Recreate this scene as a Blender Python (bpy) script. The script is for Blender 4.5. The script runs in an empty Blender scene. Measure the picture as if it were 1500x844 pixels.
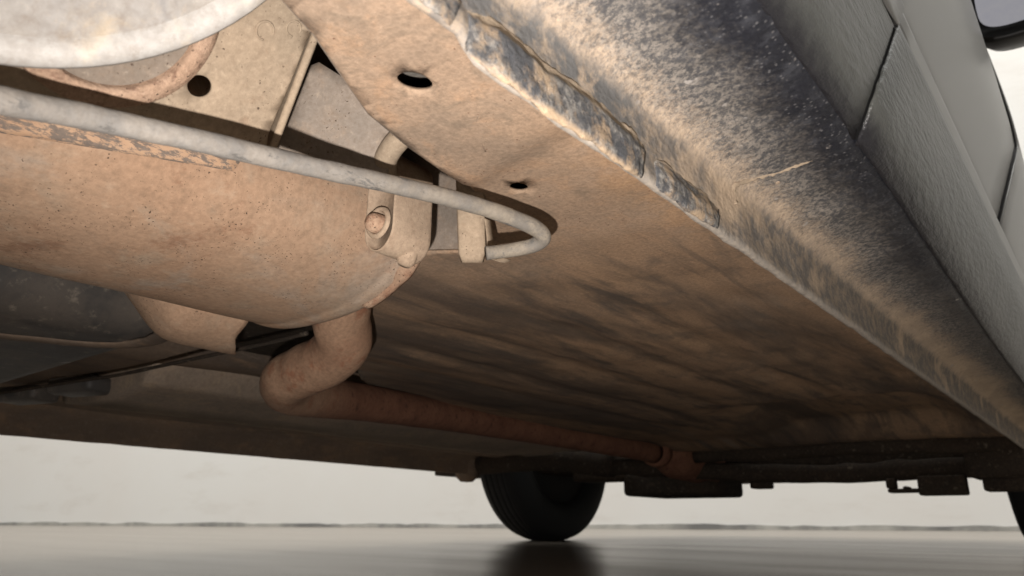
import bpy, bmesh, math, random
from mathutils import Vector, Matrix, noise
from mathutils.geometry import delaunay_2d_cdt
random.seed(7)
S = bpy.context.scene
COL = S.collection

# ------------------------------------------------------------------ camera
H = 0.078                        # lens height above the floor
RAKE = math.radians(-0.822)      # the car sits slightly nose down
AX = ((0.777815, 0.185221, -0.600581), (0.628493, -0.229227, 0.743271), (0.0, 0.955588, 0.294706))  # right, up, forward (columns)
cam = bpy.data.cameras.new('camera'); camo = bpy.data.objects.new('camera', cam); COL.objects.link(camo)
cam.sensor_width = 36.0; cam.lens = 36.0*1083/1500; cam.clip_start = 0.005; cam.clip_end = 200
camo.matrix_world = Matrix(((AX[0][0], AX[0][1], -AX[0][2], 0), (AX[1][0], AX[1][1], -AX[1][2], 0), (AX[2][0], AX[2][1], -AX[2][2], H), (0, 0, 0, 1)))
cam.dof.use_dof = True; cam.dof.focus_distance = 0.46; cam.dof.aperture_fstop = 15.0
S.camera = camo

# ------------------------------------------------------------------ world: the pale light of the hall
W = bpy.data.worlds.new('World'); S.world = W; W.use_nodes = True
bg = W.node_tree.nodes['Background']; bg.inputs[0].default_value = (1.0, 0.965, 0.90, 1); bg.inputs[1].default_value = 0.36

# ------------------------------------------------------------------ lamps
RV = Vector((AX[0][0], AX[1][0], AX[2][0])); UV_ = Vector((AX[0][1], AX[1][1], AX[2][1])); FV = Vector((AX[0][2], AX[1][2], AX[2][2]))
fl = bpy.data.lights.new('phone_torch', 'SPOT'); fl.spot_size = math.radians(116); fl.spot_blend = .9; fl.energy = 17.0; fl.color = (1.0, 0.935, 0.89); fl.shadow_soft_size = 0.004
flo = bpy.data.objects.new('phone_torch', fl); COL.objects.link(flo)
flo.rotation_euler = (FV+RV*.04-UV_*.02).to_track_quat('-Z', 'Y').to_euler(); flo.location = Vector((0, 0, H)) + RV*-0.026 + UV_*-0.045 + FV*-0.004
cl = bpy.data.lights.new('added_fill_panel', 'AREA'); cl.shape = 'RECTANGLE'; cl.size = 14; cl.size_y = 2.0; cl.energy = 375; cl.color = (1.0, .985, .95)  # unseen overhead area lamp, added to brighten wall, floor and body side
clo = bpy.data.objects.new('added_fill_panel', cl); COL.objects.link(clo); clo.location = (-2.2, 1.6, 4.6); clo.rotation_euler = (math.radians(38), 0, math.radians(19))
S.view_settings.view_transform = 'Standard'; S.view_settings.look = 'None'; S.view_settings.exposure = 0.0; S.view_settings.gamma = 1.0
S.view_settings.use_curve_mapping = False
S.render.engine = 'CYCLES'

# ------------------------------------------------------------------ measuring helpers: car frame, origin at the lens
F = 1083.0
AXC = Matrix(AX)
AXC = Matrix.Rotation(-RAKE, 3, 'X') @ AXC
def ray(px, py): return AXC @ Vector((px-750, -(py-422), F))
def P(px, py, d): return ray(px, py)*(d/F)
def PZ(px, py, z): v = ray(px, py); return v*(z/v.z)
def PX(px, py, x): v = ray(px, py); return v*(x/v.x)
def PY(px, py, y): v = ray(px, py); return v*(y/v.y)

# ------------------------------------------------------------------ mesh helpers
CAR = bpy.data.objects.new('car', None); COL.objects.link(CAR)
CAR.matrix_world = Matrix.Translation((0, 0, H)) @ Matrix.Rotation(RAKE, 4, 'X') @ Matrix.Translation((0, 0, -H))
CAR['label'] = 'silver grey car with dusty rusty underside seen from below its sill'; CAR['category'] = 'car'
CAR.empty_display_size = 0.2
def obj(name, verts, faces, mat, parent=CAR, smooth=True, mods=(), label=None, flat_deg=None):
    me = bpy.data.meshes.new(name)
    me.from_pydata([(v[0], v[1], v[2]+H) for v in verts], [], faces)
    bm = bmesh.new(); bm.from_mesh(me); bmesh.ops.recalc_face_normals(bm, faces=bm.faces); bm.to_mesh(me); bm.free()
    me.polygons.foreach_set('use_smooth', [smooth]*len(me.polygons))
    o = bpy.data.objects.new(name, me); COL.objects.link(o)
    if parent: o.parent = parent
    o.data.materials.append(mat)
    for m in mods:
        md = o.modifiers.new(m[0], m[0])
        for k, v in m[1].items(): setattr(md, k, v)
    if smooth and flat_deg:
        try: me.set_sharp_from_angle(angle=math.radians(flat_deg))
        except Exception: pass
    if label: o['label'] = label
    return o
def catmull(pts, n):
    p = [Vector(q) for q in pts]; p = [p[0]*2-p[1]] + p + [p[-1]*2-p[-2]]
    out = []
    for i in range(1, len(p)-2):
        a, b, c, d = p[i-1:i+3]
        for k in range(n):
            t = k/n
            out.append(0.5*((2*b)+(c-a)*t+(2*a-5*b+4*c-d)*t*t+(3*b-a-3*c+d)*t**3))
    out.append(p[-2]); return out
def tube(pts, r, seg=20, n=8, wob=0.0, squash=None, ws=60):
    c = catmull(pts, n); V = []; Fc = []
    rr = r if callable(r) else (lambda t: r)
    up = Vector((0, 0, 1)); t0 = (c[1]-c[0]).normalized(); nv = (up - t0*up.dot(t0)).normalized()
    for i, q in enumerate(c):
        t = (c[min(i+1, len(c)-1)]-c[max(i-1, 0)]).normalized()
        nv = (nv - t*nv.dot(t)).normalized(); b = t.cross(nv)
        for k in range(seg):
            a = 2*math.pi*k/seg; R = rr(i/(len(c)-1))
            d = nv*math.cos(a)*(squash or 1)+b*math.sin(a); q2 = q+d*R
            if wob: q2 = q + d*(R + wob*noise.noise(q2*ws))
            V.append(q2)
    for i in range(len(c)-1):
        for k in range(seg):
            Fc.append((i*seg+k, i*seg+(k+1) % seg, (i+1)*seg+(k+1) % seg, (i+1)*seg+k))
    Fc.append(tuple(range(seg))); Fc.append(tuple((len(c)-1)*seg+k for k in range(seg)))
    return V, Fc
def loft(rows, closed=False, caps=False):
    n = len(rows[0]); V = [p for r in rows for p in r]; Fc = []
    for i in range(len(rows)-1):
        for k in range(n if closed else n-1):
            Fc.append((i*n+k, i*n+(k+1) % n, (i+1)*n+(k+1) % n, (i+1)*n+k))
    if caps: Fc.append(tuple(range(n))); Fc.append(tuple((len(rows)-1)*n+k for k in range(n)))
    return V, Fc
def inside(p, poly):
    x, y = p; r = False; j = len(poly)-1
    for i in range(len(poly)):
        (xi, yi), (xj, yj) = poly[i], poly[j]
        if (yi > y) != (yj > y) and x < (xj-xi)*(y-yi)/(yj-yi)+xi: r = not r
        j = i
    return r
def sheet(outline, holes, f, sp):
    """triangulated sheet with real holes; f maps (u, v) to a point"""
    pts = []; ed = []
    def loop(L):
        s = len(pts); L2 = []
        for i in range(len(L)):
            a, b = Vector(L[i]), Vector(L[(i+1) % len(L)]); m = max(1, int((b-a).length/sp))
            for k in range(m): L2.append(a.lerp(b, k/m))
        pts.extend(L2); ed.extend((s+i, s+(i+1) % len(L2)) for i in range(len(L2)))
    loop(outline)
    for h in holes: loop(h)
    xs = [p[0] for p in outline]; ys = [p[1] for p in outline]
    nx = int((max(xs)-min(xs))/sp); ny = int((max(ys)-min(ys))/sp)
    for i in range(1, nx+1):
        for j in range(1, ny+1):
            p = (min(xs)+(i+.3*random.uniform(-1, 1))*sp, min(ys)+(j+.3*random.uniform(-1, 1))*sp)
            if inside(p, outline) and not any(inside(p, h) for h in holes): pts.append(Vector(p))
    v, e, fc, *_ = delaunay_2d_cdt(pts, ed, [], 0, 1e-6)
    ff = []
    for t in fc:
        c = sum((v[i] for i in t), Vector((0, 0)))/len(t)
        if inside(c, outline) and not any(inside(c, h) for h in holes): ff.append(tuple(t))
    return [f(q.x, q.y) for q in v], ff
def ell(cx, cy, a, b, rot=0, n=28):
    cr, sr = math.cos(rot), math.sin(rot)
    return [(cx+a*math.cos(t)*cr-b*math.sin(t)*sr, cy+a*math.cos(t)*sr+b*math.sin(t)*cr) for t in [2*math.pi*k/n for k in range(n)]]
def box(c, s, rot=None, bev=0.0, seg=2):
    bm = bmesh.new(); bmesh.ops.create_cube(bm, size=1.0)
    bmesh.ops.scale(bm, vec=Vector(s), verts=bm.verts)
    if bev: bmesh.ops.bevel(bm, geom=bm.edges[:], offset=bev, segments=seg, affect='EDGES', profile=0.5)
    M = Matrix.Translation(Vector(c)) @ (rot.to_4x4() if rot else Matrix.Identity(4))
    bm.transform(M); bm.verts.index_update()
    V = [v.co.copy() for v in bm.verts]; Fc = [tuple(v.index for v in f.verts) for f in bm.faces]; bm.free()
    return V, Fc
def join(*parts):
    V = []; Fc = []
    for v, f in parts:
        s = len(V); V += list(v); Fc += [tuple(i+s for i in q) for q in f]
    return V, Fc
def frame(n, up=Vector((0, 0, 1))):
    n = n.normalized(); x = up.cross(n).normalized(); y = n.cross(x)
    return x, y, n
def lathe(prof, c, axis, seg=40, up=Vector((0, 0, 1)), caps=False):
    x, y, n = frame(axis, up); rows = []
    for r, z in prof:
        rows.append([c + (x*math.cos(2*math.pi*k/seg)+y*math.sin(2*math.pi*k/seg))*r + n*z for k in range(seg)])
    return loft(rows, True, caps)
def sm(a, b, t):
    t = max(0.0, min(1.0, (t-a)/(b-a))); return t*t*(3-2*t)

# ------------------------------------------------------------------ materials
class Mat:
    def __init__(s, name, rough=0.8, spec=0.3, metal=0.0):
        s.m = bpy.data.materials.new(name); s.m.use_nodes = True; s.nt = s.m.node_tree
        s.b = s.nt.nodes['Principled BSDF']; s.b.inputs['Roughness'].default_value = rough
        s.b.inputs['Specular IOR Level'].default_value = spec; s.b.inputs['Metallic'].default_value = metal
        s.co = s.nt.nodes.new('ShaderNodeTexCoord').outputs['Object']
    def n(s, t, **k):
        nd = s.nt.nodes.new(t)
        for a, v in k.items(): setattr(nd, a, v)
        return nd
    def put(s, sock, v):
        if isinstance(v, bpy.types.NodeSocket): s.nt.links.new(v, sock)
        elif isinstance(v, (tuple, list)) and sock.type == 'RGBA': sock.default_value = tuple(v[:3])+(1,)
        else: sock.default_value = v
    def map(s, sc=(1, 1, 1), rot=(0, 0, 0)):
        nd = s.n('ShaderNodeMapping'); s.put(nd.inputs[0], s.co); nd.inputs['Scale'].default_value = sc; nd.inputs['Rotation'].default_value = rot
        return nd.outputs[0]
    def noise(s, scale, detail=4, rough=.55, vec=None, dist=0.0):
        nd = s.n('ShaderNodeTexNoise'); s.put(nd.inputs['Vector'], vec or s.co); nd.inputs['Scale'].default_value = scale
        nd.inputs['Detail'].default_value = detail; nd.inputs['Roughness'].default_value = rough; nd.inputs['Distortion'].default_value = dist
        return nd.outputs[0]
    def voro(s, scale, vec=None, feature='F1'):
        nd = s.n('ShaderNodeTexVoronoi', feature=feature); s.put(nd.inputs['Vector'], vec or s.co); nd.inputs['Scale'].default_value = scale
        return nd.outputs[0]
    def rng(s, v, a, b, c=0.0, d=1.0, smooth=True):
        nd = s.n('ShaderNodeMapRange', interpolation_type='SMOOTHSTEP' if smooth else 'LINEAR')
        s.put(nd.inputs[0], v); nd.inputs[1].default_value = a; nd.inputs[2].default_value = b; nd.inputs[3].default_value = c; nd.inputs[4].default_value = d
        return nd.outputs[0]
    def mth(s, op, a, b=0.0):
        nd = s.n('ShaderNodeMath', operation=op); s.put(nd.inputs[0], a); s.put(nd.inputs[1], b); return nd.outputs[0]
    def mix(s, f, a, b, mode='MIX'):
        nd = s.n('ShaderNodeMix', data_type='RGBA', blend_type=mode); s.put(nd.inputs[0], f); s.put(nd.inputs[6], a); s.put(nd.inputs[7], b); return nd.outputs[2]
    def xyz(s):
        nd = s.n('ShaderNodeSeparateXYZ'); s.put(nd.inputs[0], s.co); return nd.outputs
    def bump(s, h, strength=.3, dist=.001):
        nd = s.n('ShaderNodeBump'); nd.inputs['Strength'].default_value = strength; nd.inputs['Distance'].default_value = dist
        s.put(nd.inputs['Height'], h)
        if s.b.inputs['Normal'].is_linked: s.nt.links.new(s.b.inputs['Normal'].links[0].from_socket, nd.inputs['Normal'])
        s.nt.links.new(nd.outputs[0], s.b.inputs['Normal'])
    def col(s, c): s.put(s.b.inputs['Base Color'], c); return s
def dusty(name, a, b, c, big=9, mid=45, fine=320, stretch=(1, 1, 1), speck=.5, rough=.9, bump=.35, rust=None, rustamt=.5, graya=None, speckcol=(.06, .04, .03)):
    m = Mat(name, rough, .15); v = m.map(stretch)
    col = m.mix(m.rng(m.noise(big, 4, .6, v), .36, .66), a, b)
    col = m.mix(m.rng(m.noise(mid, 6, .68, v, .4), .48, .72), col, c)
    if graya: col = m.mix(m.mth('MULTIPLY', m.rng(m.noise(big*1.7, 5, .65, v, .8), .5, .68), .8), col, graya)
    if rust: col = m.mix(m.mth('MULTIPLY', m.rng(m.noise(mid*.55, 8, .75, v), .56, .68), rustamt), col, rust)
    fn = m.noise(fine, 5, .7)
    col = m.mix(m.rng(fn, .25, .75, .35, 0), col, (.09, .065, .045))
    col = m.mix(m.rng(fn, .6, .8, 0, .25), col, (.55, .45, .34))
    g2 = m.noise(mid*3.1, 6, .75, v); col = m.mix(m.rng(g2, .50, .70, 0, .30), col, (.13, .09, .062)); col = m.mix(m.rng(g2, .28, .44, .22, 0), col, (.52, .42, .31))
    if speck:
        sp = m.mth('MULTIPLY', m.rng(m.noise(620, 2, .5), .69-.06*speck, .73-.06*speck), m.rng(m.noise(38, 3, .6), .45, .6))
        col = m.mix(sp, col, speckcol)
    m.col(col)
    m.bump(m.noise(mid*1.3, 6, .65), bump, .0022); m.bump(fn, bump*.8, .0007)
    return m.m
TAN = (.40, .275, .175)
M_rail = dusty('dusty_rail_metal', (.42, .325, .235), (.35, .275, .205), (.45, .325, .22), big=14, mid=55, fine=380, speck=.35, graya=(.30, .25, .19), rust=(.22, .10, .06), rustamt=.25)
M_muff = dusty('dusty_muffler_steel', (.40, .268, .178), (.375, .24, .155), (.37, .275, .195), big=6, mid=22, fine=260, speck=.7, rust=(.24, .13, .08), rustamt=.8, bump=.3, graya=(.37, .30, .235))
def mat_pipe():
    m = Mat('rusty_pipe_steel', .88, .2); X, Y, Z = m.xyz()
    dust = m.mix(m.rng(m.noise(16, 4, .6), .35, .65), (.26, .155, .098), (.30, .19, .122))
    dust = m.mix(m.rng(m.noise(42, 7, .75), .52, .64, 0, .85), dust, (.23, .105, .06))
    rust = m.mix(m.rng(m.noise(30, 6, .7), .35, .65), (.15, .068, .042), (.21, .10, .06))
    rust = m.mix(m.rng(m.noise(90, 6, .7), .54, .66), rust, (.09, .042, .028))
    col = m.mix(m.rng(m.mth('ADD', Y, m.mth('MULTIPLY', m.noise(12, 4), .12)), .50, .68), dust, rust)
    fn = m.noise(300, 5, .7); col = m.mix(m.rng(fn, .28, .7, .4, 0), col, (.06, .035, .025))
    m.col(col); m.bump(m.noise(80, 6, .65), .35, .002); m.bump(fn, .4, .0008); return m.m
M_pipe = mat_pipe()
M_rust = dusty('rusty_edge_steel', (.42, .29, .20), (.36, .22, .145), (.26, .13, .08), big=40, mid=120, fine=420, speck=.8, bump=.6)
M_rub = dusty('dusty_rubber', (.33, .245, .175), (.37, .28, .20), (.30, .215, .15), big=18, mid=70, fine=350, speck=.2, bump=.25)
M_brk = dusty('dusty_bracket_steel', (.31, .24, .17), (.27, .215, .155), (.25, .195, .14), big=16, mid=60, fine=340, speck=.3, bump=.2, rust=(.23, .11, .06), rustamt=.2)
M_plate = dusty('dusty_inner_panel', (.26, .215, .175), (.22, .19, .16), (.29, .225, .17), big=14, mid=60, fine=380, speck=.4, bump=.15)
M_dark = dusty('dark_grimy_metal', (.22, .16, .115), (.14, .11, .088), (.26, .175, .115), big=6, mid=25, fine=180, stretch=(2.0, .6, 1), speck=0, bump=.3)
M_black = dusty('black_grimy_parts', (.022, .018, .015), (.03, .022, .016), (.015, .013, .012), big=6, mid=25, fine=180, speck=0, bump=.2)
M_cable = dusty('grey_dusty_conduit', (.265, .24, .208), (.225, .21, .19), (.30, .27, .225), big=22, mid=60, fine=300, stretch=(1, .6, 1), speck=.2, bump=.3, graya=(.13, .13, .13))
def mat_conduit():
    m = Mat('dirty_grey_conduit', .8, .25); X, Y, Z = m.xyz()
    lite = m.mix(m.rng(m.noise(60, 6, .7), .35, .65), (.215, .196, .172), (.155, .148, .138))
    dirt = m.mix(m.rng(m.noise(70, 6, .75), .4, .6), (.145, .132, .115), (.22, .19, .15))
    col = m.mix(m.rng(m.mth('ADD', Y, m.mth('MULTIPLY', m.noise(20, 4), .12)), .20, .36), lite, dirt)
    col = m.mix(m.rng(m.noise(130, 6, .75, m.map((1, .4, 1))), .56, .64, 0, .85), col, (.085, .083, .08))
    fn = m.noise(320, 5, .7); col = m.mix(m.rng(fn, .3, .7, .35, 0), col, (.10, .085, .07))
    m.col(col); m.bump(m.noise(120, 6, .7), .4, .0015); m.bump(fn, .4, .0008); return m.m
M_conduit = mat_conduit()
M_orange = dusty('orange_tan_sealer', (.44, .295, .18), (.40, .26, .155), (.45, .315, .20), big=20, mid=70, fine=380, speck=.3, bump=.5, rust=(.28, .17, .10), rustamt=.4)
M_white = dusty('pale_dusty_cup', (.30, .28, .25), (.27, .26, .245), (.33, .28, .215), big=16, mid=40, fine=160, speck=0, bump=.15, graya=(.15, .15, .155))
M_lip = dusty('pale_worn_rim', (.40, .385, .36), (.35, .34, .32), (.43, .385, .32), big=16, mid=40, fine=160, speck=0, bump=.1, rough=.6)
M_shield = dusty('dull_heat_shield', (.34, .265, .20), (.26, .21, .165), (.38, .29, .20), big=7, mid=30, fine=200, speck=0, bump=.2)

def mat_flake():      # patchy worn strip on the muffler
    m = Mat('flaking_strip', .85, .2); v = m.map((1.6, .55, 1.6))
    f = m.rng(m.noise(180, 7, .80, v), .45, .54)
    y = m.xyz()[1]
    col = m.mix(m.rng(m.noise(40, 5, .6), .35, .65), (.43, .29, .19), (.38, .24, .15))
    col = m.mix(f, col, m.mix(m.noise(300, 3), (.10, .082, .072), (.22, .175, .14)))
    m.col(col); m.bump(f, -.5, .001); m.bump(m.noise(260, 5, .7), .3, .0008)
    return m.m
M_flake = mat_flake()

def mat_pan():
    m = Mat('grimy_floor_pan', .88, .25); st = m.map((1.8, .30, 1.0), (0, 0, .06)); st2 = m.map((2.8, .38, 1), (0, 0, -.10))
    X, Y, Z = m.xyz()
    col = m.mix(m.rng(m.noise(7, 5, .6, st, .3), .35, .65), (.38, .245, .148), (.265, .18, .118))
    col = m.mix(m.mth('MULTIPLY', m.rng(m.noise(11, 7, .68, st2, .35), .48, .66), .8), col, (.09, .075, .064))
    col = m.mix(m.mth('MULTIPLY', m.rng(m.noise(5.2, 4, .55, st, .5), .56, .70), .6), col, (.33, .29, .24))
    col = m.mix(m.mth('MULTIPLY', m.rng(m.noise(24, 7, .72, st, .6), .55, .7), .7), col, (.46, .30, .175))
    col = m.mix(m.mth('MULTIPLY', m.rng(m.noise(3.4, 6, .68, st, .4), .46, .62), .75), col, (.075, .06, .05))
    col = m.mix(m.mth('MULTIPLY', m.rng(m.noise(15, 7, .75), .5, .68), .55), col, (.10, .085, .072))
    # rail end and the side next to the sill keep a thick coat of tan dust
    d = m.mth('ADD', Y, m.mth('MULTIPLY', m.noise(11, 6, .65), .26))
    d = m.mth('ADD', d, m.mth('MULTIPLY', X, -.25))
    near = m.rng(d, .50, .70, 1, 0)
    tan = m.mix(m.rng(m.noise(14, 5, .65), .36, .64), (.34, .238, .162), (.255, .188, .135))
    tan = m.mix(m.mth('MULTIPLY', m.rng(m.noise(30, 6, .7, None, .6), .5, .66), .7), tan, (.39, .25, .155))
    tan = m.mix(m.mth('MULTIPLY', m.rng(m.noise(22, 7, .74, None, .9), .52, .68), .8), tan, (.19, .145, .105))
    orange = m.mth('MULTIPLY', m.rng(m.mth('ADD', X, m.mth('MULTIPLY', m.noise(16, 5, .65), .10)), -.19, -.12), m.rng(Y, .22, .34))
    tan = m.mix(m.mth('MULTIPLY', orange, m.rng(m.noise(45, 6, .7), .3, .6)), tan, (.42, .26, .145))
    col = m.mix(near, col, tan)
    fn = m.noise(380, 5, .72)
    col = m.mix(m.rng(fn, .28, .7, .4, 0), col, (.06, .045, .032)); col = m.mix(m.rng(fn, .6, .8, 0, .22), col, (.5, .42, .32))
    sp = m.mth('MULTIPLY', m.rng(m.noise(560, 2, .5), .68, .72), m.rng(m.noise(40, 3, .6), .48, .6)); col = m.mix(sp, col, (.10, .045, .03))
    m.col(col); m.bump(m.noise(60, 7, .7, st), .22, .003); m.bump(fn, .35, .0008)
    return m.m
M_pan = mat_pan()

def mat_rocker():
    """underside of the sill: tan dust at the flange running out to bare black grained plastic, speckled between"""
    m = Mat('dusty_sill_underside', .6, .4); X, Y, Z = m.xyz()
    big = m.noise(9, 5, .65); fine = m.noise(420, 5, .8); mid = m.noise(70, 6, .7)
    fw = m.map((1, .45, 1))
    # u grows from flange (0) to outer edge (1)
    u = m.rng(X, -.143, -.078, 0, 1, False)
    fwd = m.rng(Y, .55, 1.25, 0, .30, False)
    q = m.mth('SUBTRACT', u, fwd)
    q = m.mth('ADD', q, m.mth('MULTIPLY', m.mth('SUBTRACT', big, .5), .55))
    q = m.mth('ADD', q, m.mth('MULTIPLY', m.mth('SUBTRACT', m.noise(24, 5, .7), .5), .22))
    q = m.mth('ADD', q, m.mth('MULTIPLY', m.mth('SUBTRACT', mid, .5), .30))
    tan = m.mix(m.rng(m.noise(26, 5, .7, fw), .38, .62), (.47, .36, .255), (.38, .295, .215))
    tan = m.mix(m.rng(m.noise(150, 5, .7), .55, .72, 0, .8), tan, (.16, .125, .095))
    gr = m.mix(m.rng(m.noise(290, 5, .8), .42, .60), (.07, .068, .068), (.225, .20, .172))
    blk = m.mix(m.rng(m.noise(90, 4, .7), .45, .75), (.016, .017, .022), (.045, .047, .055))
    col = m.mix(m.rng(m.mth('ADD', q, m.mth('MULTIPLY', m.mth('SUBTRACT', fine, .5), .75)), -.12, .34), tan, gr)
    k2 = m.rng(m.mth('ADD', q, m.mth('MULTIPLY', m.mth('SUBTRACT', fine, .5), .7)), .23, .84)
    col = m.mix(k2, col, blk)
    # glints of the grain painted as pale dots on the black rim
    vd = m.voro(330); col = m.mix(m.mth('MULTIPLY', m.rng(vd, .16, .30, 1, 0), m.mth('MULTIPLY', m.rng(m.noise(45, 4, .7), .38, .56), k2)), col, (.095, .094, .097))
    col = m.mix(m.mth('MULTIPLY', m.rng(m.noise(70, 3, .5), .70, .74), .7), col, (.36, .33, .30))
    # inner wall and flange, below the corner
    zw = m.rng(m.mth('ADD', Z, m.mth('MULTIPLY', m.mth('SUBTRACT', m.noise(60, 4, .6), .5), .008)), H+.180, H+.187, 1, 0)
    wall = m.mix(m.rng(m.noise(120, 6, .75), .42, .60), (.14, .125, .11), (.25, .20, .15))
    wall = m.mix(m.rng(m.noise(17, 4, .65), .54, .72), wall, (.42, .32, .225))
    low = m.rng(m.mth('ADD', Z, m.mth('MULTIPLY', m.mth('SUBTRACT', m.noise(90, 5, .7), .5), .012)), H+.1500, H+.1555, 1, 0)
    up_ = m.mth('MULTIPLY', m.rng(m.mth('ADD', Z, m.mth('MULTIPLY', m.mth('SUBTRACT', m.noise(50, 5, .7), .5), .014)), H+.166, H+.171), m.rng(Y, .24, .36, 1, 0))
    wall = m.mix(m.mth('MULTIPLY', up_, m.rng(m.noise(48, 5, .7), .40, .55)), wall, (.10, .098, .095))
    wall = m.mix(low, wall, m.mix(m.noise(220, 4, .7), (.13, .125, .12), (.40, .34, .27)))
    col = m.mix(zw, col, wall)
    m.col(col)
    m.put(m.b.inputs['Roughness'], m.rng(m.mth('MULTIPLY', k2, m.mth('SUBTRACT', 1.0, zw)), 0, 1, .9, .38))
    m.bump(m.voro(330, m.map((1, .6, 1))), .35, .0010); m.bump(m.noise(110, 6, .75), .35, .002); m.bump(fine, .4, .0008)
    return m.m
M_rock = mat_rocker()

def mat_flange():
    m = Mat('worn_undercoat', .7, .3); X, Y, Z = m.xyz(); n1 = m.noise(75, 5, .7)
    col = m.mix(m.rng(m.noise(170, 7, .82), .42, .62), (.07, .069, .07), (.28, .262, .235))
    col = m.mix(m.rng(m.noise(40, 5, .7), .46, .62, 0, .85), col, (.06, .063, .07))
    col = m.mix(m.rng(m.noise(55, 6, .72), .46, .62, 0, .9), col, (.34, .25, .165))
    zz = m.mth('ADD', Z, m.mth('MULTIPLY', m.mth('SUBTRACT', n1, .5), .006))
    col = m.mix(m.rng(zz, H+.1462, H+.1492, 1, 0), col, (.38, .28, .185))
    col = m.mix(m.rng(zz, H+.1635, H+.1665), col, (.38, .30, .215))
    m.col(col); m.bump(m.noise(170, 6, .75), .8, .0025); m.bump(m.noise(420, 4, .7), .4, .0008)
    return m.m
M_flange = mat_flange()

def mat_clad():
    m = Mat('grained_grey_plastic', .42, .5); v = m.map((1, .7, 1))
    col = m.mix(m.rng(m.noise(12, 4, .6), .35, .65), (.068, .071, .066), (.086, .088, .081))
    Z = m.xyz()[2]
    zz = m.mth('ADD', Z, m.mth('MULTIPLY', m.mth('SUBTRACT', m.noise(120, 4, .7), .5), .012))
    m.col(m.mix(m.rng(zz, H+.2005, H+.214, 1, 0), col, (.018, .018, .021)))  # shading of the turned-under lower edge put into the colour
    g = m.rng(Z, H+.292, H+.298, 1, 0)
    m.bump(m.mth('MULTIPLY', m.noise(260, 3, .55, m.map((1, .22, .8))), g), .8, .0025); m.bump(m.mth('MULTIPLY', m.noise(420, 4, .6), g), .5, .001)
    return m.m
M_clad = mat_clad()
def mat_paint():
    m = Mat('silver_grey_paint', .45, .4, .25); m.col(m.mix(m.noise(5, 3), (.165, .162, .153), (.18, .176, .166)))
    m.b.inputs['Coat Weight'].default_value = .25; m.b.inputs['Coat Roughness'].default_value = .2
    return m.m
M_paint = mat_paint()
def plain(name, c, rough=.5, spec=.5, metal=0.0, c2=None, sc=60, bump=0):
    m = Mat(name, rough, spec, metal); n_ = m.noise(sc, 5, .6)
    m.col(m.mix(n_, c, c2 or tuple(x*1.25 for x in c)))
    if bump: m.bump(n_, bump, .001)
    return m.m
M_gap = plain('black_seal_rubber', (.006, .006, .006), .7)
M_bplast = plain('black_plastic', (.018, .018, .018), .4, bump=.1, sc=400)
M_glass = plain('mirror_glass', (.88, .89, .98), .03, .5, 1.0, (.72, .74, .90))
M_tyre = plain('tyre_rubber', (.012, .012, .012), .75, .3, bump=.3, sc=90)
M_rim = plain('dirty_rim', (.012, .011, .010), .7, .3)

def mat_tank():
    m = Mat('dusty_black_tank', .6, .35)
    col = m.mix(m.rng(m.noise(13, 5, .65), .40, .66), (.06, .056, .052), (.13, .108, .088))
    col = m.mix(m.rng(m.noise(26, 6, .75), .46, .66, 0, .6), col, (.05, .048, .047))
    col = m.mix(m.rng(m.noise(60, 5, .7), .55, .70, 0, .9), col, (.20, .17, .135))
    col = m.mix(m.rng(m.noise(30, 2, .5, m.map((1, .4, 1))), .69, .73), col, (.42, .40, .37))
    m.col(col); m.bump(m.noise(40, 6, .65), .3, .003)
    return m.m
M_tank = mat_tank()

def mat_wall():
    m = Mat('painted_wall', .8, .2); X, Y, Z = m.xyz()
    c = m.mix(m.rng(m.noise(.7, 4, .6), .3, .7), (.84, .82, .785), (.86, .855, .83))
    c = m.mix(m.mth('MULTIPLY', m.rng(m.noise(1.5, 5, .65, m.map((1, 1, 3))), .5, .75), .35), c, (.66, .61, .55))
    m.col(c); m.bump(m.noise(14, 4), .1, .004); return m.m
def mat_skirt():
    m = Mat('grimy_wall_foot', .8, .2)
    m.col(m.mix(m.rng(m.noise(2.2, 4, .7), .36, .62), (.22, .22, .215), (.50, .49, .455))); return m.m
def mat_floor():
    m = Mat('polished_floor', .3, .5)
    st = m.map((.35, 2.4, 1), (0, 0, -.30)); n1 = m.noise(1.3, 6, .65, st, .4)
    c = m.mix(m.rng(n1, .3, .7), (.275, .235, .195), (.30, .26, .216)); m.col(c)
    m.put(m.b.inputs['Roughness'], m.rng(m.noise(2.2, 5, .6, st), .3, .7, .21, .25))
    m.bump(m.noise(2.0, 4, .6, st), .06, .003); return m.m

# ------------------------------------------------------------------ the setting: floor and wall
def struct(name, V, Fc, mat):
    o = obj(name, [(v[0], v[1], v[2]-H) for v in V], Fc, mat, None, False); o['kind'] = 'structure'; return o
struct('floor', [(-60, -40, 0), (40, -40, 0), (40, 60, 0), (-60, 60, 0)], [(0, 1, 2, 3)], mat_floor())
a = Vector((-7.849, 2.499, 0)); b = Vector((-.4935, 5.038, 0)); d = (b-a).normalized(); nrm = Vector((d.y, -d.x, 0))
A0 = a-d*14; B0 = b+d*9
def slab(A, B, n0, n1, z0, z1):
    V = [A+nrm*n0, B+nrm*n0, B+nrm*n1, A+nrm*n1]
    V = [v+Vector((0, 0, z0)) for v in V]+[v+Vector((0, 0, z1)) for v in V]
    return V, [(0, 1, 2, 3), (4, 5, 6, 7), (0, 1, 5, 4), (1, 2, 6, 5), (2, 3, 7, 6), (3, 0, 4, 7)]
wl = struct('wall', *slab(A0, B0, -.15, 0, 0, 6.0), mat_wall())
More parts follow.
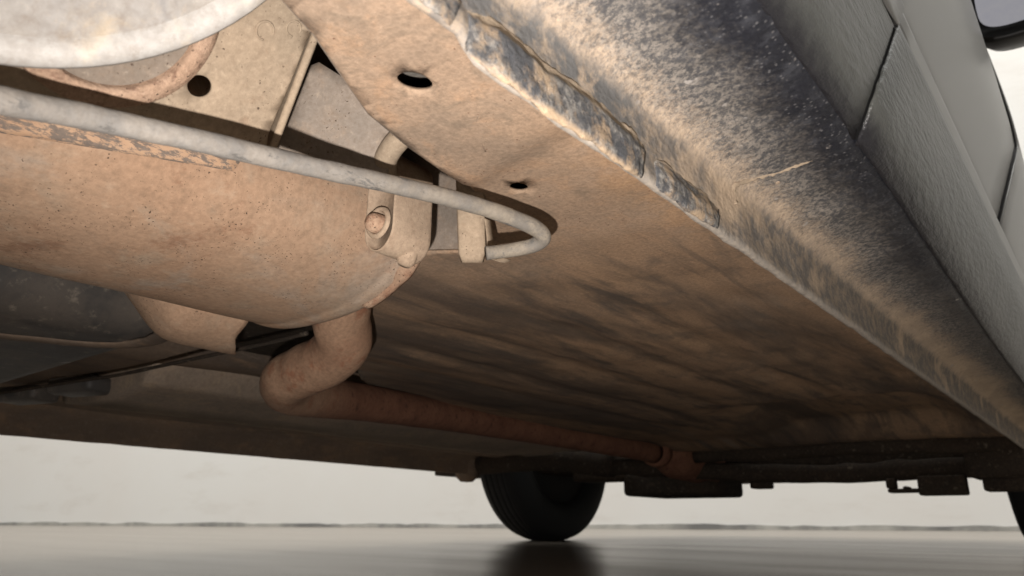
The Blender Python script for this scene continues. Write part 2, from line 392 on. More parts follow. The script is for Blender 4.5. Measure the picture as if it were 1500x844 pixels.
# thin uneven dirt strip where wall meets floor
rows = []; N = 420
for i in range(N+1):
    p = A0.lerp(B0, i/N); hgt = .024+.012*noise.noise(p*3.1)+.006*noise.noise(p*11)
    rows.append([p+nrm*.012, p+nrm*.012+Vector((0, 0, hgt)), p+nrm*.001+Vector((0, 0, hgt+.002))])
struct('wall_skirting', *loft(rows), mat_skirt())

# ------------------------------------------------------------------ sill: rocker panel, flange, cladding
def tuck(y): return -.012*sm(.25, 1.15, y)       # the sill edge draws in a little towards the front
ROCK = [(-.157, .230), (-.152, .21), (-.1500, .18), (-.1495, .153), (-.1475, .1495), (-.1452, .1500), (-.1445, .154), (-.1452, .162), (-.1450, .172), (-.1440, .180), (-.1415, .1848), (-.137, .1878), (-.130, .1904), (-.122, .1925), (-.113, .1943), (-.104, .1956), (-.094, .1968), (-.085, .1985), (-.079, .2012), (-.0755, .2050)]
def resample(pr, n):
    c = catmull([Vector((p[0], 0, p[1])) for p in pr], 6)
    L = [0]
    for i in range(1, len(c)): L.append(L[-1]+(c[i]-c[i-1]).length)
    out = []; j = 0
    for k in range(n):
        t = L[-1]*k/(n-1)
        while j < len(L)-2 and L[j+1] < t: j += 1
        u = (t-L[j])/max(1e-9, L[j+1]-L[j]); q = c[j].lerp(c[j+1], u); out.append((q.x, q.z))
    return out
RP = resample(ROCK, 64)
ys = [-.25]
while ys[-1] < 2.02: ys.append(ys[-1]+max(.004, .0075*abs(ys[-1]+.1)/.4 if ys[-1] > .5 else .005))
rows = []
for y in ys:
    r = []
    for i, (x, z) in enumerate(RP):
        w = sm(.16, .19, z) if x > -.146 else .3
        p = Vector((x, y, z)); k = .0016*noise.noise(p*38)+.0008*noise.noise(p*110)
        edge = sm(.158, .150, z)
        zz = z + k*w + edge*(.0008*noise.noise(Vector((3, y*40, 1)))+.0006*noise.noise(Vector((1, y*160, 4))))
        # near end of the flange is bent up, with a kink
        if z < .17: zz += .0065*sm(.158, .150, y)*sm(.172, .155, z)
        xx = x + (tuck(y)*sm(-.125, -.080, x)) + k*(1-w)*.6
        r.append((xx, y, zz))
    rows.append(r)
rocker = obj('rocker_panel', *loft(rows), M_rock, label='sill underside caked in tan dust fading to black')
def on_rocker(px, py, off=0.0):
    v = ray(px, py); q = v.x/v.z
    best = min(RP[20:], key=lambda p: abs((p[0])/p[1]-q)); s = best[1]/v.z
    return Vector((v.x*s, v.y*s, best[1]-off))
def flange_piece(y0, y1, z0, z1, xo, seed, parent):
    rows = []; n = int((y1-y0)/.0022)
    prof = [(-.1453, z1+.0065), (-.1442, z1+.0030), (xo-.0010, z1+.0005), (xo, z1-.0015), (xo+.0004, (z0*.3+z1*.7)), (xo+.0002, (z0+z1)/2), (xo+.0004, z0*.7+z1*.3), (xo, z0+.0025), (xo-.0010, z0+.0008), (xo-.0024, z0+.0006), (-.1462, z0+.0035)]
    prof = resample(prof, 30)
    for i in range(n+1):
        y = y0+(y1-y0)*i/n; e = min(1, (i+1)/7+.3*noise.noise(Vector((seed, i*.7, 1))), (n-i+1)/7+.3*noise.noise(Vector((seed, i*.7, 5))))
        e = max(.12, e); r = []
        for j, (x, z) in enumerate(prof):
            p = Vector((x+seed, y, z)); zc = (z0+z1)/2
            d = .0005*noise.noise(p*90)+.0005*noise.noise(p*260)
            bz = .0020*noise.noise(Vector((seed, y*33, 0)))*(1 if z > zc else .6)+.0009*noise.noise(Vector((seed+3, y*120, 0)))
            ex = min(1.0, (.35+.65*e))
            r.append((-.1455+(x+.1455)*ex+d*.8, y+(.004*(z-zc)/(z1-z0) if i > n-4 else 0), zc+(z-zc)*(.8+.2*e)+d+bz))
        rows.append(r)
    return obj('pinch_weld_flange', *loft(rows, True, True), M_flange, parent)
fa = flange_piece(.153, .271, .1462, .1650, -.1416, 1.0, rocker)
fb = flange_piece(.283, .352, .1482, .1605, -.1424, 5.0, rocker)
fc_ = flange_piece(-.2, .147, .1545, .1680, -.1420, 9.0, rocker)
# dried mud lines
mud = [on_rocker(*q, -.0001) for q in [(1076, 300), (1075, 286), (1076, 273), (1100, 264), (1128, 256), (1150, 249), (1172, 242), (1190, 236)]]
V, Fc = tube(mud, lambda t: .0016*(1-.6*t), 10, 9, .0013, .3, 420); obj('dried_mud_line', V, Fc, M_brk, rocker)
def clump(px, py, r, mat):
    p = on_rocker(px, py, 0); bm = bmesh.new(); bmesh.ops.create_icosphere(bm, subdivisions=3, radius=r)
    for v in bm.verts: v.co *= 1+.45*noise.noise(v.co*400+Vector((px, 0, 0))); v.co.z *= .28; v.co.y *= 1.1
    V = [v.co+p for v in bm.verts]; bm.verts.index_update(); Fc = [tuple(v.index for v in f.verts) for f in bm.faces]; bm.free()
    obj('mud_clump', V, Fc, mat, rocker)
clump(1138, 268, .0017, M_rail); clump(1092, 174, .0016, M_cable); clump(1085, 214, .0014, M_cable)

CLAD = [(-.0800, .2000), (-.0772, .2015), (-.0740, .2045), (-.0705, .2095), (-.0672, .217), (-.0645, .230), (-.0625, .250), (-.0612, .275), (-.0605, .2945)]
CLAD2 = [(-.0605, .2955), (-.0618, .2972), (-.0618, .2982), (-.0604, .2996), (-.0597, .303), (-.0584, .310), (-.0574, .3160), (-.0577, .3178), (-.0600, .3190), (-.066, .3195)]
CP = resample(CLAD, 40)+resample(CLAD2[:4], 8)
TP = resample([(-.0618, .2985)]+CLAD2[3:], 22)
def line_y(x, z, a, b):       # where the joint line crosses the section point (x, z)
    best = None
    for k in range(-40, 141):
        t = k/100; v = ray(a[0]+(b[0]-a[0])*t, a[1]+(b[1]-a[1])*t); e = abs(v.x/v.z-x/z)
        if best is None or e < best[0]: best = (e, v.y*z/v.z)
    return best[1]
SEAM = {p: line_y(p[0], p[1], (1258, 205), (1318, 22)) for p in CP+TP}
def cladding(yend, first, prof, mat, name, label):
    rows = []; n = 90 if not first else 50
    for i in range(n+1):
        t = i/n; r = []
        for p in prof:
            x, z = p; s = SEAM[p]+(-.0020 if first else .0020)
            y = yend+(s-yend)*t; e = 0
            if i == n: e = -.0007
            if i == n-1: y = s+(-.0012 if first else .0005)
            r.append((x+tuck(y)*sm(.26, .2, z)+e, y, z-e*.6))
        rows.append(r)
    return obj(name, *loft(rows), mat, mods=[('SOLIDIFY', dict(thickness=.0025, offset=-1))], label=label)
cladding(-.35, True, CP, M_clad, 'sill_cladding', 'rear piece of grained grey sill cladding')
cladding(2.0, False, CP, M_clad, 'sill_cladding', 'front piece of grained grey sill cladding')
cladding(-.35, True, TP, M_paint, 'sill_trim', 'smooth grey strip above the rear cladding piece')
cladding(2.0, False, TP, M_paint, 'sill_trim', 'smooth grey strip above the front cladding piece')
V, Fc = loft([[(p[0]-.0010+tuck(SEAM[p])*sm(.26, .2, p[1]), SEAM[p]+k, p[1]+.0004) for p in CP+TP] for k in (-.004, .003)]); obj('cladding_joint', V, Fc, M_gap)

for ya_, yb_ in ((-.35, .42), (.45, 2.0)):
    V, Fc = tube([Vector((-.0612, ya_+(yb_-ya_)*k/40, .2978)) for k in range(41)], .0011, 8, 4, .0005, None, 200); obj('trim_seal', V, Fc, M_gap)
DOOR = [(-.072, .305), (-.0655, .3165), (-.0632, .322), (-.0575, .345), (-.0480, .39), (-.0390, .44), (-.0350, .49), (-.0360, .54), (-.0430, .62), (-.054, .72), (-.068, .82), (-.085, .92), (-.10, .99)]
DP = resample(DOOR, 50)
GAP = {p: line_y(p[0], p[1], (1463, 315), (1490, 203)) for p in DP if .317 < p[1] < .49}
gk = sorted((p[1], y) for p, y in GAP.items())
def gap_y(z):
    if z <= gk[0][0]: return gk[0][1]
    for (z0, y0), (z1, y1) in zip(gk, gk[1:]):
        if z <= z1: return y0+(y1-y0)*(z-z0)/(z1-z0)
    return gk[-1][1]+.2*(z-gk[-1][0])
def door(yend, rear):
    rows = []; n = 30
    for i in range(n+1):
        t = i/n; r = []
        for x, z in DP:
            g = gap_y(z)
            y = yend+(g-yend)*t
            if i == n-1: y = g-.004 if rear else g+.004
            if i == n: y = g-.001 if rear else g+.001
            e = -.0015 if i == n else 0
            if not rear: e += .0045
            r.append((x+e-.02*sm(1.0, 2.0, y), y, z))
        rows.append(r)
    return obj('door', *loft(rows), M_paint, mods=[('SOLIDIFY', dict(thickness=.002, offset=-1))], label='rear door lower skin' if rear else 'front door lower skin')
door(-.35, True); door(1.75, False)
V, Fc = loft([[(x+k-.02*sm(1.0, 2.0, gap_y(z)), gap_y(z), z) for x, z in DP] for k in (-.012, .0022)]); obj('door_gap_seal', V, Fc, M_gap)
# black inner body so no light leaks down behind the door skins
obj('body_shell', *join(box((-.85, .75, .99), (1.5, 2.4, .02)), box((-.130, .75, .62), (.02, 2.4, .72))), M_black, smooth=False)

# door mirror
def mirror():
    y = 1.36; c = PY(1452, 22, y)
    rnd = []
    def outline(k, dy, s=1.0):
        return [Vector((c.x+s*.092*sx, y+dy, c.z+s*.062*sz)) for sx, sz in k]
    k = []
    for i in range(40):
        t = 2*math.pi*i/40; ct, st = math.cos(t), math.sin(t); e = .55
        k.append((math.copysign(abs(ct)**e, ct), math.copysign(abs(st)**e, st)))
    off = Vector((.058, 0, .012))
    rows = []
    for dy, s in ((0, .97), (-.004, 1.0), (.012, 1.03), (.04, .98), (.07, .85), (.09, .6), (.10, .2)):
        rows.append([p+off for p in outline(k, dy, s)])
    hs = obj('mirror_housing', *loft(rows, True, True), M_bplast, label='black door mirror')
    g = [p+off+Vector((0, -.0065, .006)) for p in outline(k, 0, .84)]
    gl = [q for q in g]
    obj('mirror_glass', [Vector((p.x, p.y+.002, p.z)) for p in gl]+gl, [tuple(range(40)), tuple(range(40, 80))]+[(i, (i+1) % 40, 40+(i+1) % 40, 40+i) for i in range(40)], M_glass, hs, smooth=False)
    obj('mirror_foot', *box(c+Vector((.10, .03, -.060)), (.10, .05, .03), Matrix.Rotation(.35, 3, 'Y'), .008), M_bplast, hs)
    return hs
mirror()

# ------------------------------------------------------------------ floor pan with rail end, drain holes
def zpan(x, y):
    z = .190
    rail = sm(.302, .282, y+.30*(x+.27))
    z -= .005*rail
    p = Vector((x, y, 0))
    z += .003*noise.noise(p*6)+.0014*noise.noise(p*22)
    w = .02*noise.noise(Vector((0, y*2.2, 5)))
    b = sm(.45, .62, y)*sm(1.6, 1.3, y)
    for xc, a_, s in ((-.245, .004, .016), (-.335, .007, .018), (-.42, .006, .014), (-.52, .008, .020), (-.62, .006, .016), (-.71, .006, .018)):
        z += .65*b*a_*math.exp(-((x-xc-w*1.2)/s)**2)
    z += .03*sm(1.15, 1.4, y)*sm(1.72, 1.6, y)*sm(-.18, -.26, x)*sm(-.62, -.5, x)
    z -= .012*sm(1.60, 1.72, y)
    if y < .16: z += .15*(.16-y)**1.6
    return z
OUT = [(-.150, -.12), (-.150, 1.78), (-.93, 1.78), (-.905, .80), (-.80, .655), (-.60, .46), (-.505, .395), (-.43, .372), (-.372, .351), (-.331, .378), (-.312, .352), (-.286, .320), (-.2665, .289), (-.263, .265), (-.257, .232), (-.2475, .196), (-.232, .168), (-.2185, .143), (-.200, .09), (-.185, -.12)]
h1 = PZ(608, 113, .188); h2 = PZ(760, 280, .189)
HOLES = [[tuple(PZ(q[0], q[1], .1875).xy) for q in ell(608, 113, 27, 13.5, .30)], [tuple(PZ(q[0], q[1], .1885).xy) for q in ell(760, 280, 14, 7.0, .08)]]
for h_, zz_ in ((h1, .206), (h2, .217)): obj('rail_inner_panel', *box((h_.x-.004, h_.y+.012, zz_), (.05, .05, .003), Matrix.Rotation(.5, 3, 'X')), M_cable, smooth=False)
V, Fc = sheet(OUT, HOLES, lambda x, y: Vector((x, y, zpan(x, y))), .008)
pan = obj('floor_pan', V, Fc, M_pan, mods=[('SOLIDIFY', dict(thickness=.0022, offset=1))], label='dusty floor pan with drain holes and soft ribs')
rows = []
for i in range(140):
    y = .10+.42*i/139; w = .016+.004*noise.noise(Vector((1, y*30, 0)))+.0015*noise.noise(Vector((4, y*120, 0)))+.004*math.exp(-((y-.3)/.04)**2)
    rows.append([(-.150-w*k/6-.0005, y, zpan(-.152-w*k/6, y)-(.0046-.0016*(k/6)**2 if k < 6 else -.0004)+.0004*noise.noise(Vector((k*.3, y*150, 2)))) for k in range(7)])
obj('seam_sealer_strip', *loft(rows), M_orange, label='strip of orange-tan sealer beside the sill flange')
# thin scratch-like wire stuck to the rail
V, Fc = tube([PZ(q[0], q[1], .1845) for q in ((700, 168), (697, 183), (700, 198), (706, 210), (711, 221))], .0006, 8, 5, .0001); obj('stuck_wire', V, Fc, M_dark)
# heelboard and rail inner wall
path = [(-.80, .658), (-.60, .464), (-.507, .399), (-.43, .376), (-.372, .355), (-.333, .381), (-.313, .355), (-.287, .323), (-.268, .291), (-.2645, .267), (-.2585, .234), (-.249, .198), (-.2335, .170), (-.220, .145), (-.2015, .09), (-.187, -.12)]
rows = [[(x, y, zpan(x, y)+.002+k*(.37-.19)/8) for x, y in path] for k in range(9)]
obj('heelboard', *loft(rows), M_plate, mods=[('SOLIDIFY', dict(thickness=.0015, offset=1))])
obj('cavity_top_panel', *box((-.85, .55, .385), (1.52, 2.0, .01)), M_dark, smooth=False)
obj('rear_cavity_wall', *box((-.85, -.42, .27), (1.45, .01, .25)), M_dark, smooth=False)

# ------------------------------------------------------------------ bracket plate with hole, spring cup, near cup
pA, pB, pC = P(393, 197, .365), P(462, 30, .350), P(60, 120, .288)
pn = (pB-pA).cross(pC-pA).normalized()
if pn.dot(pA) > 0: pn = -pn
def on_plane(px, py, p0=pA, n=None):
    n = n or pn; v = ray(px, py); return v*(p0.dot(n)/v.dot(n))
px_, py_, _ = frame(pn)
def to2(p): q = p-pA; return (q.dot(px_), q.dot(py_))
outl = [to2(on_plane(*q)) for q in ((388, 232), (393, 197), (425, 122), (462, 30), (448, 18), (420, -10), (395, -60), (60, -60), (-40, 60), (-40, 150), (200, 200))]
hc = to2(on_plane(293, 127))
V, Fc = sheet(outl, [ell(hc[0], hc[1], .0058, .0051, 0, 32)], lambda x, y: pA+px_*x+py_*y+pn*(.0006*noise.noise(Vector((x*60, y*60, 0)))), .006)
plate = obj('bracket_plate', V, Fc, M_brk, mods=[('SOLIDIFY', dict(thickness=.0028, offset=1))], label='dusty steel bracket plate with a round hole')
# folded bright edge of the plate
e0, e1 = on_plane(389, 225), on_plane(465, 24); dv = (e1-e0)
rows = []
for i in range(25):
    t = i/24; q = e0+dv*t; s = dv.cross(pn).normalized()
    if s.x < 0: s = -s
    rows.append([q+pn*.0005, q+pn*.0022+s*.0008, q+pn*.0026+s*.0022, q+pn*.0024+s*.0034, q+s*.0036-pn*.02, q+s*.0018-pn*.02, q+s*.0016-pn*.002])
obj('plate_edge_fold', *loft(rows, True, True), M_brk, plate)
# embossed rings on the plate
for cx_, cy_, rr_ in ((388, 45, .0042), (430, 42, .0036)):
    c2 = on_plane(cx_, cy_); cc = [c2+(px_*math.cos(t)+py_*math.sin(t))*rr_+pn*.0001 for t in [2*math.pi*k/16 for k in range(14)]]
    V, Fc = tube(cc, .0006, 8, 3, .0002); obj('embossed_ring', V, Fc, M_brk, plate)
# spring cup with a rusty rolled rim
cc = on_plane(166, 4)+pn*.0045; ax = pn
x_, y_, n_ = frame(ax)
M_cup = dusty('brown_grey_cup', (.19, .155, .125), (.16, .135, .11), (.22, .175, .135), big=30, mid=90, fine=380, speck=.4, bump=.3)
M_ring = dusty('brown_flaky_rim', (.37, .255, .18), (.33, .22, .15), (.17, .10, .07), big=60, mid=170, fine=420, speck=.6, bump=.6, rust=(.15, .08, .055), rustamt=.8)
cup = obj('spring_cup', *lathe([(.0005, -.0022), (.02, -.0022), (.030, -.0022), (.0325, -.0015), (.0335, -.0005)], cc, ax, 56), M_cup, label='spring cup with rusty rolled rim')
obj('cup_rim', *lathe([(.0322, -.003), (.0325, .0015), (.0338, .0030), (.0370, .0026), (.0405, .0012), (.0418, -.0012), (.0418, -.005)], cc, ax, 64), M_ring, cup)
# pale cup right above the lens, out of focus
cc = P(16, -488, .205); ax = (-cc.normalized()+Vector((0.0, .10, .10))).normalized()
nc = obj('near_cup', *lathe([(.0005, .0035), (.04, .0030), (.08, .0015), (.098, .0005), (.1035, .0000)], cc, ax, 90), M_white, label='pale dusty cup very near the lens, blurred')
obj('near_cup_rim', *lathe([(.1025, .0000), (.1045, .0022), (.1080, .0034), (.1120, .0026), (.1142, -.0012), (.1140, -.006), (.112, -.012), (.106, -.016)], cc, ax, 90), M_lip, nc)

# inner panel deeper in the cavity
q0, q1, q2 = P(412, 187, .412), P(470, 70, .412), P(600, 225, .407)
n2 = (q1-q0).cross(q2-q0).normalized()
def on2(px, py): v = ray(px, py); return v*(q0.dot(n2)/v.dot(n2))
x2, y2, _ = frame(n2)
o2 = [((on2(*q)-q0).dot(x2), (on2(*q)-q0).dot(y2)) for q in ((398, 232), (411, 187), (446, 120), (455, 97), (468, 92), (560, 150), (578, 185), (566, 266), (500, 254))]
V, Fc = sheet(o2, [], lambda x, y: q0+x2*x+y2*y, .01); obj('inner_panel', V, Fc, M_plate, mods=[('SOLIDIFY', dict(thickness=.002, offset=0))])
q = [P(462, 72, .46), P(475, 82, .46), P(600, 150, .46), P(600, 120, .46)]

# ------------------------------------------------------------------ muffler
MC = (-.500, .2255); MA, MB = .120, .066
def mrow(y, s=1.0, a=MA, b=MB, c=MC, n=72, e=.80, wob=.0011):
    r = []
    for k in range(n):
        t = 2*math.pi*k/n; ct, st = math.cos(t), math.sin(t)
        x = c[0]+s*a*math.copysign(abs(ct)**e, ct); z = c[1]+s*b*math.copysign(abs(st)**e, st)
        w = wob*noise.noise(Vector((x*14, y*14, z*14)))
        r.append((x+w*ct, y, z+w*st))
    return r
def mscale(y): return 1+.03*math.sin((y+.1)*6)*.4
rows = [mrow(-.15, .5), mrow(-.15, .97)]
yy = -.149
while yy < .345: rows.append(mrow(yy, mscale(yy))); yy += .012
for y, s in ((.347, 1.0), (.349, 1.012), (.352, 1.022), (.358, 1.024), (.362, 1.016), (.364, .99), (.362, .95), (.352, .90), (.348, .5)): rows.append(mrow(y, s))
muf = obj('muffler', *loft(rows, True, True), M_muff, label='large tan muffler with rust flecks')
# crimped seam lip, heavier towards the hanger
rows = []
for i in range(30):
    t = math.radians(-66+i*66/29); ct, st = math.cos(t), math.sin(t); r = []
    w = .0002+.0050*sm(9, 13, i)
    for dy, dr in ((-.003-w, .0010), (-.003-w, .0030), (.001, .0040+w*.4), (.004, .0036+w*.4), (.004, .0005)):
        r.append((MC[0]+(MA+dr)*math.copysign(abs(ct)**.80, ct), .360+dy, MC[1]+(MB+dr)*math.copysign(abs(st)**.80, st)))
    rows.append(r)
obj('seam_lip', *loft(rows, True, True), M_rust, muf)
# worn strip welded on the near side
def mpoint(px, py, s=1.0):
    v = ray(px, py)
    def f(k): return abs((v.x*k-MC[0])/(MA*s))**2.5+abs((v.z*k-MC[1])/(MB*s))**2.5-1
    k = .2/F; st = .0015/F
    while f(k) > 0:
        k += st
        if k > 1.2/F: return None
    lo, hi = k-st, k
    for _ in range(20):
        md = (lo+hi)/2
        if f(md) > 0: lo = md
        else: hi = md
    return v*hi
rows = []
for i in range(40):
    t = i/39; top = (-70+430*t, 150+86*t-12); bot = (-70+418*t, 186+67*t)
    r = []
    for j in range(9):
        u = j/8; s = 1.045 if 0 < j < 8 else 1.0
        if i in (0, 39): s = 1.0
        rnd_ = 4*(1-sm(0, .06, 1-t))*abs(u-.5)*2
        p = mpoint(top[0]+(bot[0]-top[0])*u-rnd_, top[1]+(bot[1]-top[1])*u, 1.03 if s > 1 else 1.0)
        r.append(p)
    rows.append(r)
if all(p is not None for r in rows for p in r):
    obj('worn_strip', *loft(rows), M_flake, muf, label='flaking dark strip along the muffler')
else: print('STRIP MISS')
# lower shield behind the muffler, open at its front end
rows = []
for i in range(22):
    t = i/21; y = .245+.095*t; g = .72+.28*sm(0, .6, t); zc = .197+.030*(1-sm(0, .45, t))
    def cut(x, z): return line_y(x, z, (345, 470), (345, 522))
    rows.append([(-.622+.062*g*math.cos(a_), y+(cut(-.622+.062*math.cos(a_), .197+.046*math.sin(a_))-.340)*t if math.degrees(a_) < 300 else y, zc+.046*g*math.sin(a_)+.0006*noise.noise(Vector((a_*3, y*40, 0)))) for a_ in [math.radians(170+k*200/30) for k in range(31)]])
obj('muffler_shield', *loft(rows), M_muff, muf, mods=[('SOLIDIFY', dict(thickness=.0025, offset=0))], label='curved shield under the muffler, open at its end')
# hanger bolt and tab
# ------------------------------------------------------------------ exhaust pipe
pp = [(500, 462, .640), (503, 502, .665), (480, 527, .688), (446, 543, .712), (419, 558, .742), (428, 574, .80), (480, 583, .90), (560, 594, 1.06), (700, 617, 1.33), (850, 643, 1.60), (960, 663, 1.82)]
V, Fc = tube([Vector((-.462, .318, .207)), Vector((-.463, .352, .203))]+[P(*q) for q in pp], .0250, 28, 10, .0008); pipe = obj('exhaust_pipe', V, Fc, M_pipe, label='rusty exhaust pipe with an S bend')
pe = P(962, 663, 1.825)
obj('pipe_clamp', *lathe([(.027, -.02), (.034, -.018), (.036, 0), (.034, .018), (.027, .02)], pe, Vector((-.05, 1, 0)), 32), M_pipe, pipe)
obj('catalyst_can', *lathe([(.02, .03), (.045, .06), (.055, .10), (.055, .30), (.04, .34)], pe, Vector((-.02, 1, -.03)), 36), M_pipe, pipe)

# ------------------------------------------------------------------ hanger: rubber, rod, bolt
hp = P(556, 312, .452)
def stadium(w, h, n=12, skew=0.0):
    out = []
    for k in range(n+1): t = math.pi*k/n; out.append((w*math.cos(t)+skew, h-w+w*math.sin(t)))
    for k in range(n+1): t = math.pi+math.pi*k/n; out.append((w*math.cos(t), -(h-w)*.36+w*math.sin(t)*1.1))
    return out
sd = stadium(.0130, .042)
rows = []
for dy, s in ((.004, .80), (.0008, .90), (0, .96), (.0015, 1.0), (.030, 1.0), (.032, .97), (.033, .9)):
    rows.append([Vector((hp.x+x*s, hp.y+dy, hp.z+z*(1-(1-s)*.45))) for x, z in sd])
rub = obj('exhaust_hanger', *loft(rows, True, True), M_rub, label='dusty rubber exhaust hanger')
# recessed eye with the bolt end
eye = Vector((hp.x-.0010, hp.y-.0006, hp.z-.0060))
obj('hanger_eye', *lathe([(.0068, .004), (.0072, .0004), (.0082, -.0008), (.0098, -.0002), (.0104, .0015)], eye, Vector((0, 1, 0)), 28), M_rub, rub)
obj('hanger_bolt', *lathe([(.0002, -.0062), (.0035, -.0058), (.0056, -.0040), (.0062, -.0015), (.0062, .004)], eye+Vector((-.0012, 0, -.0004)), Vector((.1, 1, 0)), 26), M_rust, rub)
V, Fc = tube([P(612, 165, .392), P(592, 195, .398), P(573, 218, .404), P(564, 238, .412), P(566, 262, .430)], .0064, 18, 8, .0003); obj('hanger_rod', V, Fc, M_brk, label='bent steel hanger rod')
tb = P(600, 367, .462)
obj('hanger_tab', *lathe([(.0002, -.011), (.0042, -.0105), (.0060, -.008), (.0064, .004), (.0060, .012), (.002, .0135)], tb, Vector((.18, .25, 1)), 22), M_rub, muf)

# ------------------------------------------------------------------ brake cable conduit and its bracket
cp = [(-110, 126, 0.220), (0, 147, 0.240), (150, 176, 0.270), (300, 208, 0.299), (450, 243, 0.337), (600, 276, 0.374), (690, 299, 0.396), (745, 317, 0.408), (780, 332, 0.415), (796, 346, 0.420), (784, 358, 0.425), (752, 366, 0.426), (712, 371, 0.422)]
V, Fc = tube([P(*q) for q in cp], lambda t: .0047-.0006*sm(.6, 1, t), 20, 12, .00035, None, 90); cab = obj('brake_cable_conduit', V, Fc, M_conduit, label='grey curved cable conduit hooking back into a bracket')
bx = P(686, 322, .448); bxr = frame(-bx)[0]
def strap():
    ex, ez, en = RVc, UVc, -bx.normalized()
    rows = []
    prof = []
    for s_, lift in ((0, .0), (.001, .0008), (.0035, .0012), (.0115, .0010), (.0140, .0004), (.0150, -.003)): prof.append((s_, lift))
    for k in range(26):
        t = k/25; v = .046-.0715*t
        taper = 1-sm(.90, 1.0, t)*.25
        rows.append([bx+ex*(-.0072+.0022*t+(s_-.007)*taper+.007)+ez*v+en*(l-.004*sm(.9, 1, t)) for s_, l in prof])
    return loft(rows)
RVc = AXC @ Vector((1, 0, 0)); UVc = AXC @ Vector((0, 1, 0))
brk = obj('cable_bracket', *strap(), M_brk, mods=[('SOLIDIFY', dict(thickness=.0016, offset=-1))], label='bent steel strap holding the cable end')
hk = [P(702, 318, .446), P(705, 345, .449), P(707, 365, .452), P(712, 376, .455), P(722, 381, .459), P(733, 377, .464)]
c_ = catmull(hk, 6); rows = [[q, q+Vector((.0, .010, .001)), q+Vector((.0, .010, .001))+(-q.normalized()*.0009)+RVc*.0009, q-q.normalized()*.0009+RVc*.0009] for q in c_]
obj('bracket_hook', *loft(rows, True, True), M_brk, brk)
V, Fc = lathe([(.0002, -.001), (.004, -.0008), (.0048, .002), (.0048, .012)], P(714, 365, .470), AXC @ Vector((.1, 0, 1)), 18); obj('cable_end_ferrule', V, Fc, M_brk, cab)

# ------------------------------------------------------------------ tank, tunnel, far side floor
def rbox(x0, x1, y0, y1, z0, z1, r, mat, name, parent=CAR, label=None, seg=4):
    return obj(name, *box(((x0+x1)/2, (y0+y1)/2, (z0+z1)/2), (x1-x0, y1-y0, z1-z0), None, r, seg), mat, parent, label=label)
tank = rbox(-1.50, -.775, -.40, .392, .186, .36, .05, M_tank, 'fuel_tank', label='dusty black fuel tank')
seam = [PZ(q[0], q[1], .186) for q in ((-160, 462), (-60, 482), (0, 491), (60, 497), (120, 503), (170, 505), (210, 502), (236, 494), (248, 484))]
V, Fc = tube(seam, .011, 14, 8, .0015, .32); obj('tank_seam', V, Fc, M_dark, tank)
obj('tunnel_roof', *box((-.92, 1.0, .235), (.42, 1.8, .01)), M_black, smooth=False)
V, Fc = sheet([(-1.62, .24), (-.84, .24), (-.84, 1.8), (-1.62, 1.8)], [], lambda x, y: Vector((x, y, .212+.006*noise.noise(Vector((x*5, y*2, 0)))+.01*math.sin(x*22)*sm(.4, .7, y)+.07*sm(-1.0, -.84, x))), .025)
obj('far_floor_pan', V, Fc, M_dark, mods=[('SOLIDIFY', dict(thickness=.002, offset=1))])
rows = [[(x, .468, .215) for x in (-1.02, -1.035, -1.05, -1.13, -1.14, -1.22, -1.23, -1.30, -1.315, -1.325)]]
for i in range(40):
    t = i/39; y = .47+1.1*t
    rows.append([(x, y, z+.002*noise.noise(Vector((x*9, y*9, 1)))) for x, z in ((-1.02, .215), (-1.035, .186), (-1.05, .180), (-1.13, .178), (-1.14, .173), (-1.22, .172), (-1.23, .177), (-1.30, .178), (-1.315, .184), (-1.325, .205))])
obj('tunnel_heat_shield', *loft(rows, False, False), M_shield, label='dull ribbed heat shield')
V, Fc = tube([PZ(q[0], q[1], .172) for q in ((-60, 586), (90, 562), (170, 550), (250, 533), (330, 516), (400, 501), (450, 488))], .0022, 10, 6, .0004); obj('fuel_line', V, Fc, M_black)
for px0, px1, py0, py1 in ((15, 60, 583, 597), (95, 140, 572, 584)):
    q0_ = PZ((px0+px1)/2, (py0+py1)/2, .178); obj('tank_strap_bracket', *box(q0_+Vector((0, 0, .012)), (.09, .05, .024), Matrix.Rotation(.3, 3, 'Z'), .008, 3), M_tank)
# far sill
rows = []; y = -.4
while y < 1.80:
    rows.append([(x, y, z+.001*noise.noise(Vector((2, y*20, z*20)))) for x, z in ((-1.56, .215), (-1.595, .19), (-1.598, .153), (-1.602, .1515), (-1.606, .155), (-1.612, .19), (-1.67, .205), (-1.69, .26), (-1.70, .50))]); y += .02
obj('far_sill', *loft(rows), M_dark, mods=[('SOLIDIFY', dict(thickness=.002, offset=1))])

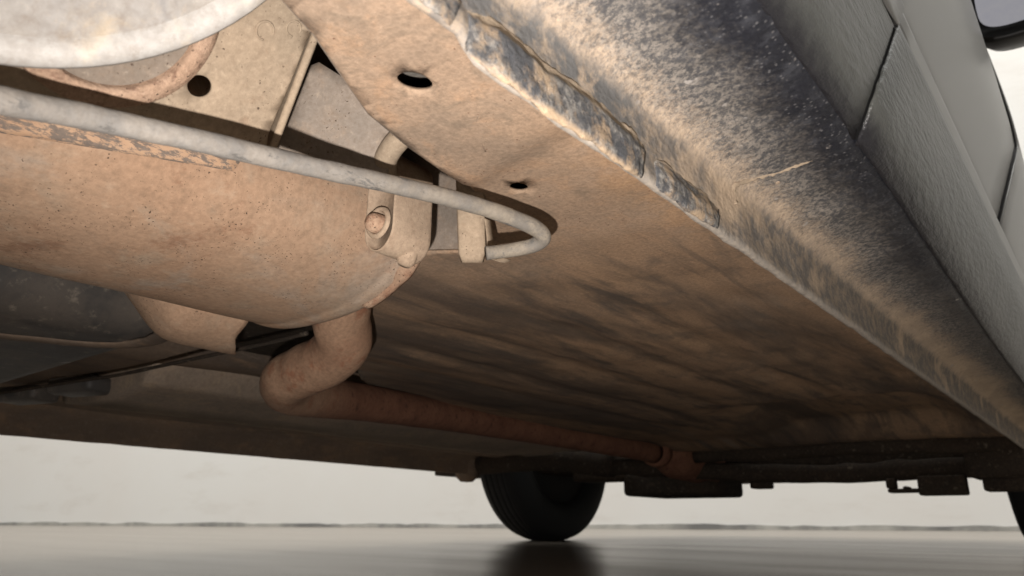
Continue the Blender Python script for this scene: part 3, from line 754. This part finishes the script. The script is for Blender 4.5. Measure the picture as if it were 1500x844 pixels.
# ------------------------------------------------------------------ front: subframe, engine tray, lumps, wheels
def wheel(name, c, r, w, label, yaw=0.0):
    ax = Vector((math.cos(yaw), math.sin(yaw), 0)); x = w/2
    pr = [(r*.60, -x*.80), (r*.68, -x*.97), (r*.80, -x*1.03), (r*.92, -x*.97), (r*.975, -x*.85), (r*.995, -x*.6)]
    for g in (-.45, -.15, .15, .45):
        pr += [(r, x*(g-.10)), (r, x*(g-.045)), (r*.978, x*(g-.035)), (r*.978, x*(g+.035)), (r, x*(g+.045)), (r, x*(g+.10))]
    pr += [(r*.995, x*.6), (r*.975, x*.85), (r*.92, x*.97), (r*.80, x*1.03), (r*.68, x*.97), (r*.60, x*.80), (r*.60, -x*.80)]
    root = obj('wheel_rim', *lathe([(.03, -x*.2), (r*.3, -x*.3), (r*.5, -x*.62), (r*.60, -x*.75), (r*.62, -x*.80), (r*.60, x*.75), (r*.3, x*.4), (.03, x*.4)], c, ax, 48), M_rim, label=label)
    obj('tyre', *lathe(pr, c, ax, 80), M_tyre, root)
    obj('brake_disc', *lathe([(.02, -x*.9), (r*.42, -x*.9), (r*.42, -x*.75), (.02, -x*.75)], c, ax, 40), M_rim, root)
    return root
def ground(y): return -H - (y*math.sin(RAKE))  # floor height in the car frame
WL = Vector((-1.56, 2.12, 0)); WL.z = ground(WL.y)+.300
wheel('front_wheel', WL, .302, .150, 'front wheel on the far side')
WR = Vector((-.135, 2.30, 0)); WR.z = ground(WR.y)+.302
wheel('front_wheel', WR, .302, .18, 'front wheel on the near side')
obj('subframe', *box((-.83, 2.02, .165), (1.05, .10, .07), None, .012), M_black)
obj('engine_block', *box((-.85, 2.45, .35), (1.35, .9, .38), None, .02), M_black)
def lump(px0, px1, pyt, pyb, y, dy, bev, name, mat=None):
    a0, b0 = PY(px0, pyb, y), PY(px1, pyt, y)
    obj(name, *box(((a0.x+b0.x)/2, y+dy/2, (a0.z+b0.z)/2), (b0.x-a0.x, abs(dy), b0.z-a0.z), None, bev), mat or M_black)
lump(908, 1600, 640, 706, 2.5, -.5, .01, 'engine_undertray')
lump(912, 1034, 690, 727, 1.9, .25, .012, 'sump_guard')
lump(1098, 1122, 690, 716, 1.9, .05, .005, 'drain_plug_boss')
lump(1415, 1500, 640, 700, 1.78, .12, .01, 'arch_liner')
lump(1441, 1492, 660, 720, 1.84, .05, .006, 'mud_flap')
# control arm bracket with a window
z0 = 1.86
obj('control_arm', *join(*[box(((PY(a_, c_2, z0)+PY(b_, d_2, z0))/2+Vector((0, .02, 0))), (abs(PY(b_, d_2, z0).x-PY(a_, c_2, z0).x), .04, abs(PY(a_, c_2, z0).z-PY(b_, d_2, z0).z)), None, .004) for a_, b_, c_2, d_2 in ((1298, 1308, 716, 700), (1300, 1352, 722, 715), (1346, 1412, 726, 695), (1322, 1330, 717, 712))]), M_black)
# far rounded joint beside the far wheel
lump(636, 672, 670, 697, 1.75, .2, .004, 'far_jack_point')
bj = PY(684, 690, 1.78); obj('ball_joint', *lathe([(.0005, -.045), (.02, -.043), (.034, -.03), (.04, -.01), (.04, .05)], bj+Vector((0, 0, .01)), Vector((0, 0, 1)), 28, Vector((0, 1, 0))), M_dark)
V, Fc = tube([PY(690, 680, 1.8), PY(800, 672, 1.84), PY(900, 682, 1.9)], .035, 16, 6, .003); obj('lower_arm', V, Fc, M_black)
V, Fc = tube([PY(900, 684, 1.8), PY(1040, 690, 1.85), PY(1180, 694, 1.88), PY(1300, 690, 1.9), PY(1420, 684, 1.9)], .022, 14, 6, .006, None, 25); obj('front_crossmember', V, Fc, M_black)
# lip at the front edge of the pan
V, Fc = tube([Vector((-.165, 1.80, .168)), Vector((-.25, 1.77, .165)), Vector((-.42, 1.74, .168)), Vector((-.62, 1.76, .168)), Vector((-.85, 1.78, .17))], .018, 14, 8, .007, None, 14); obj('pan_front_lip', V, Fc, M_black)
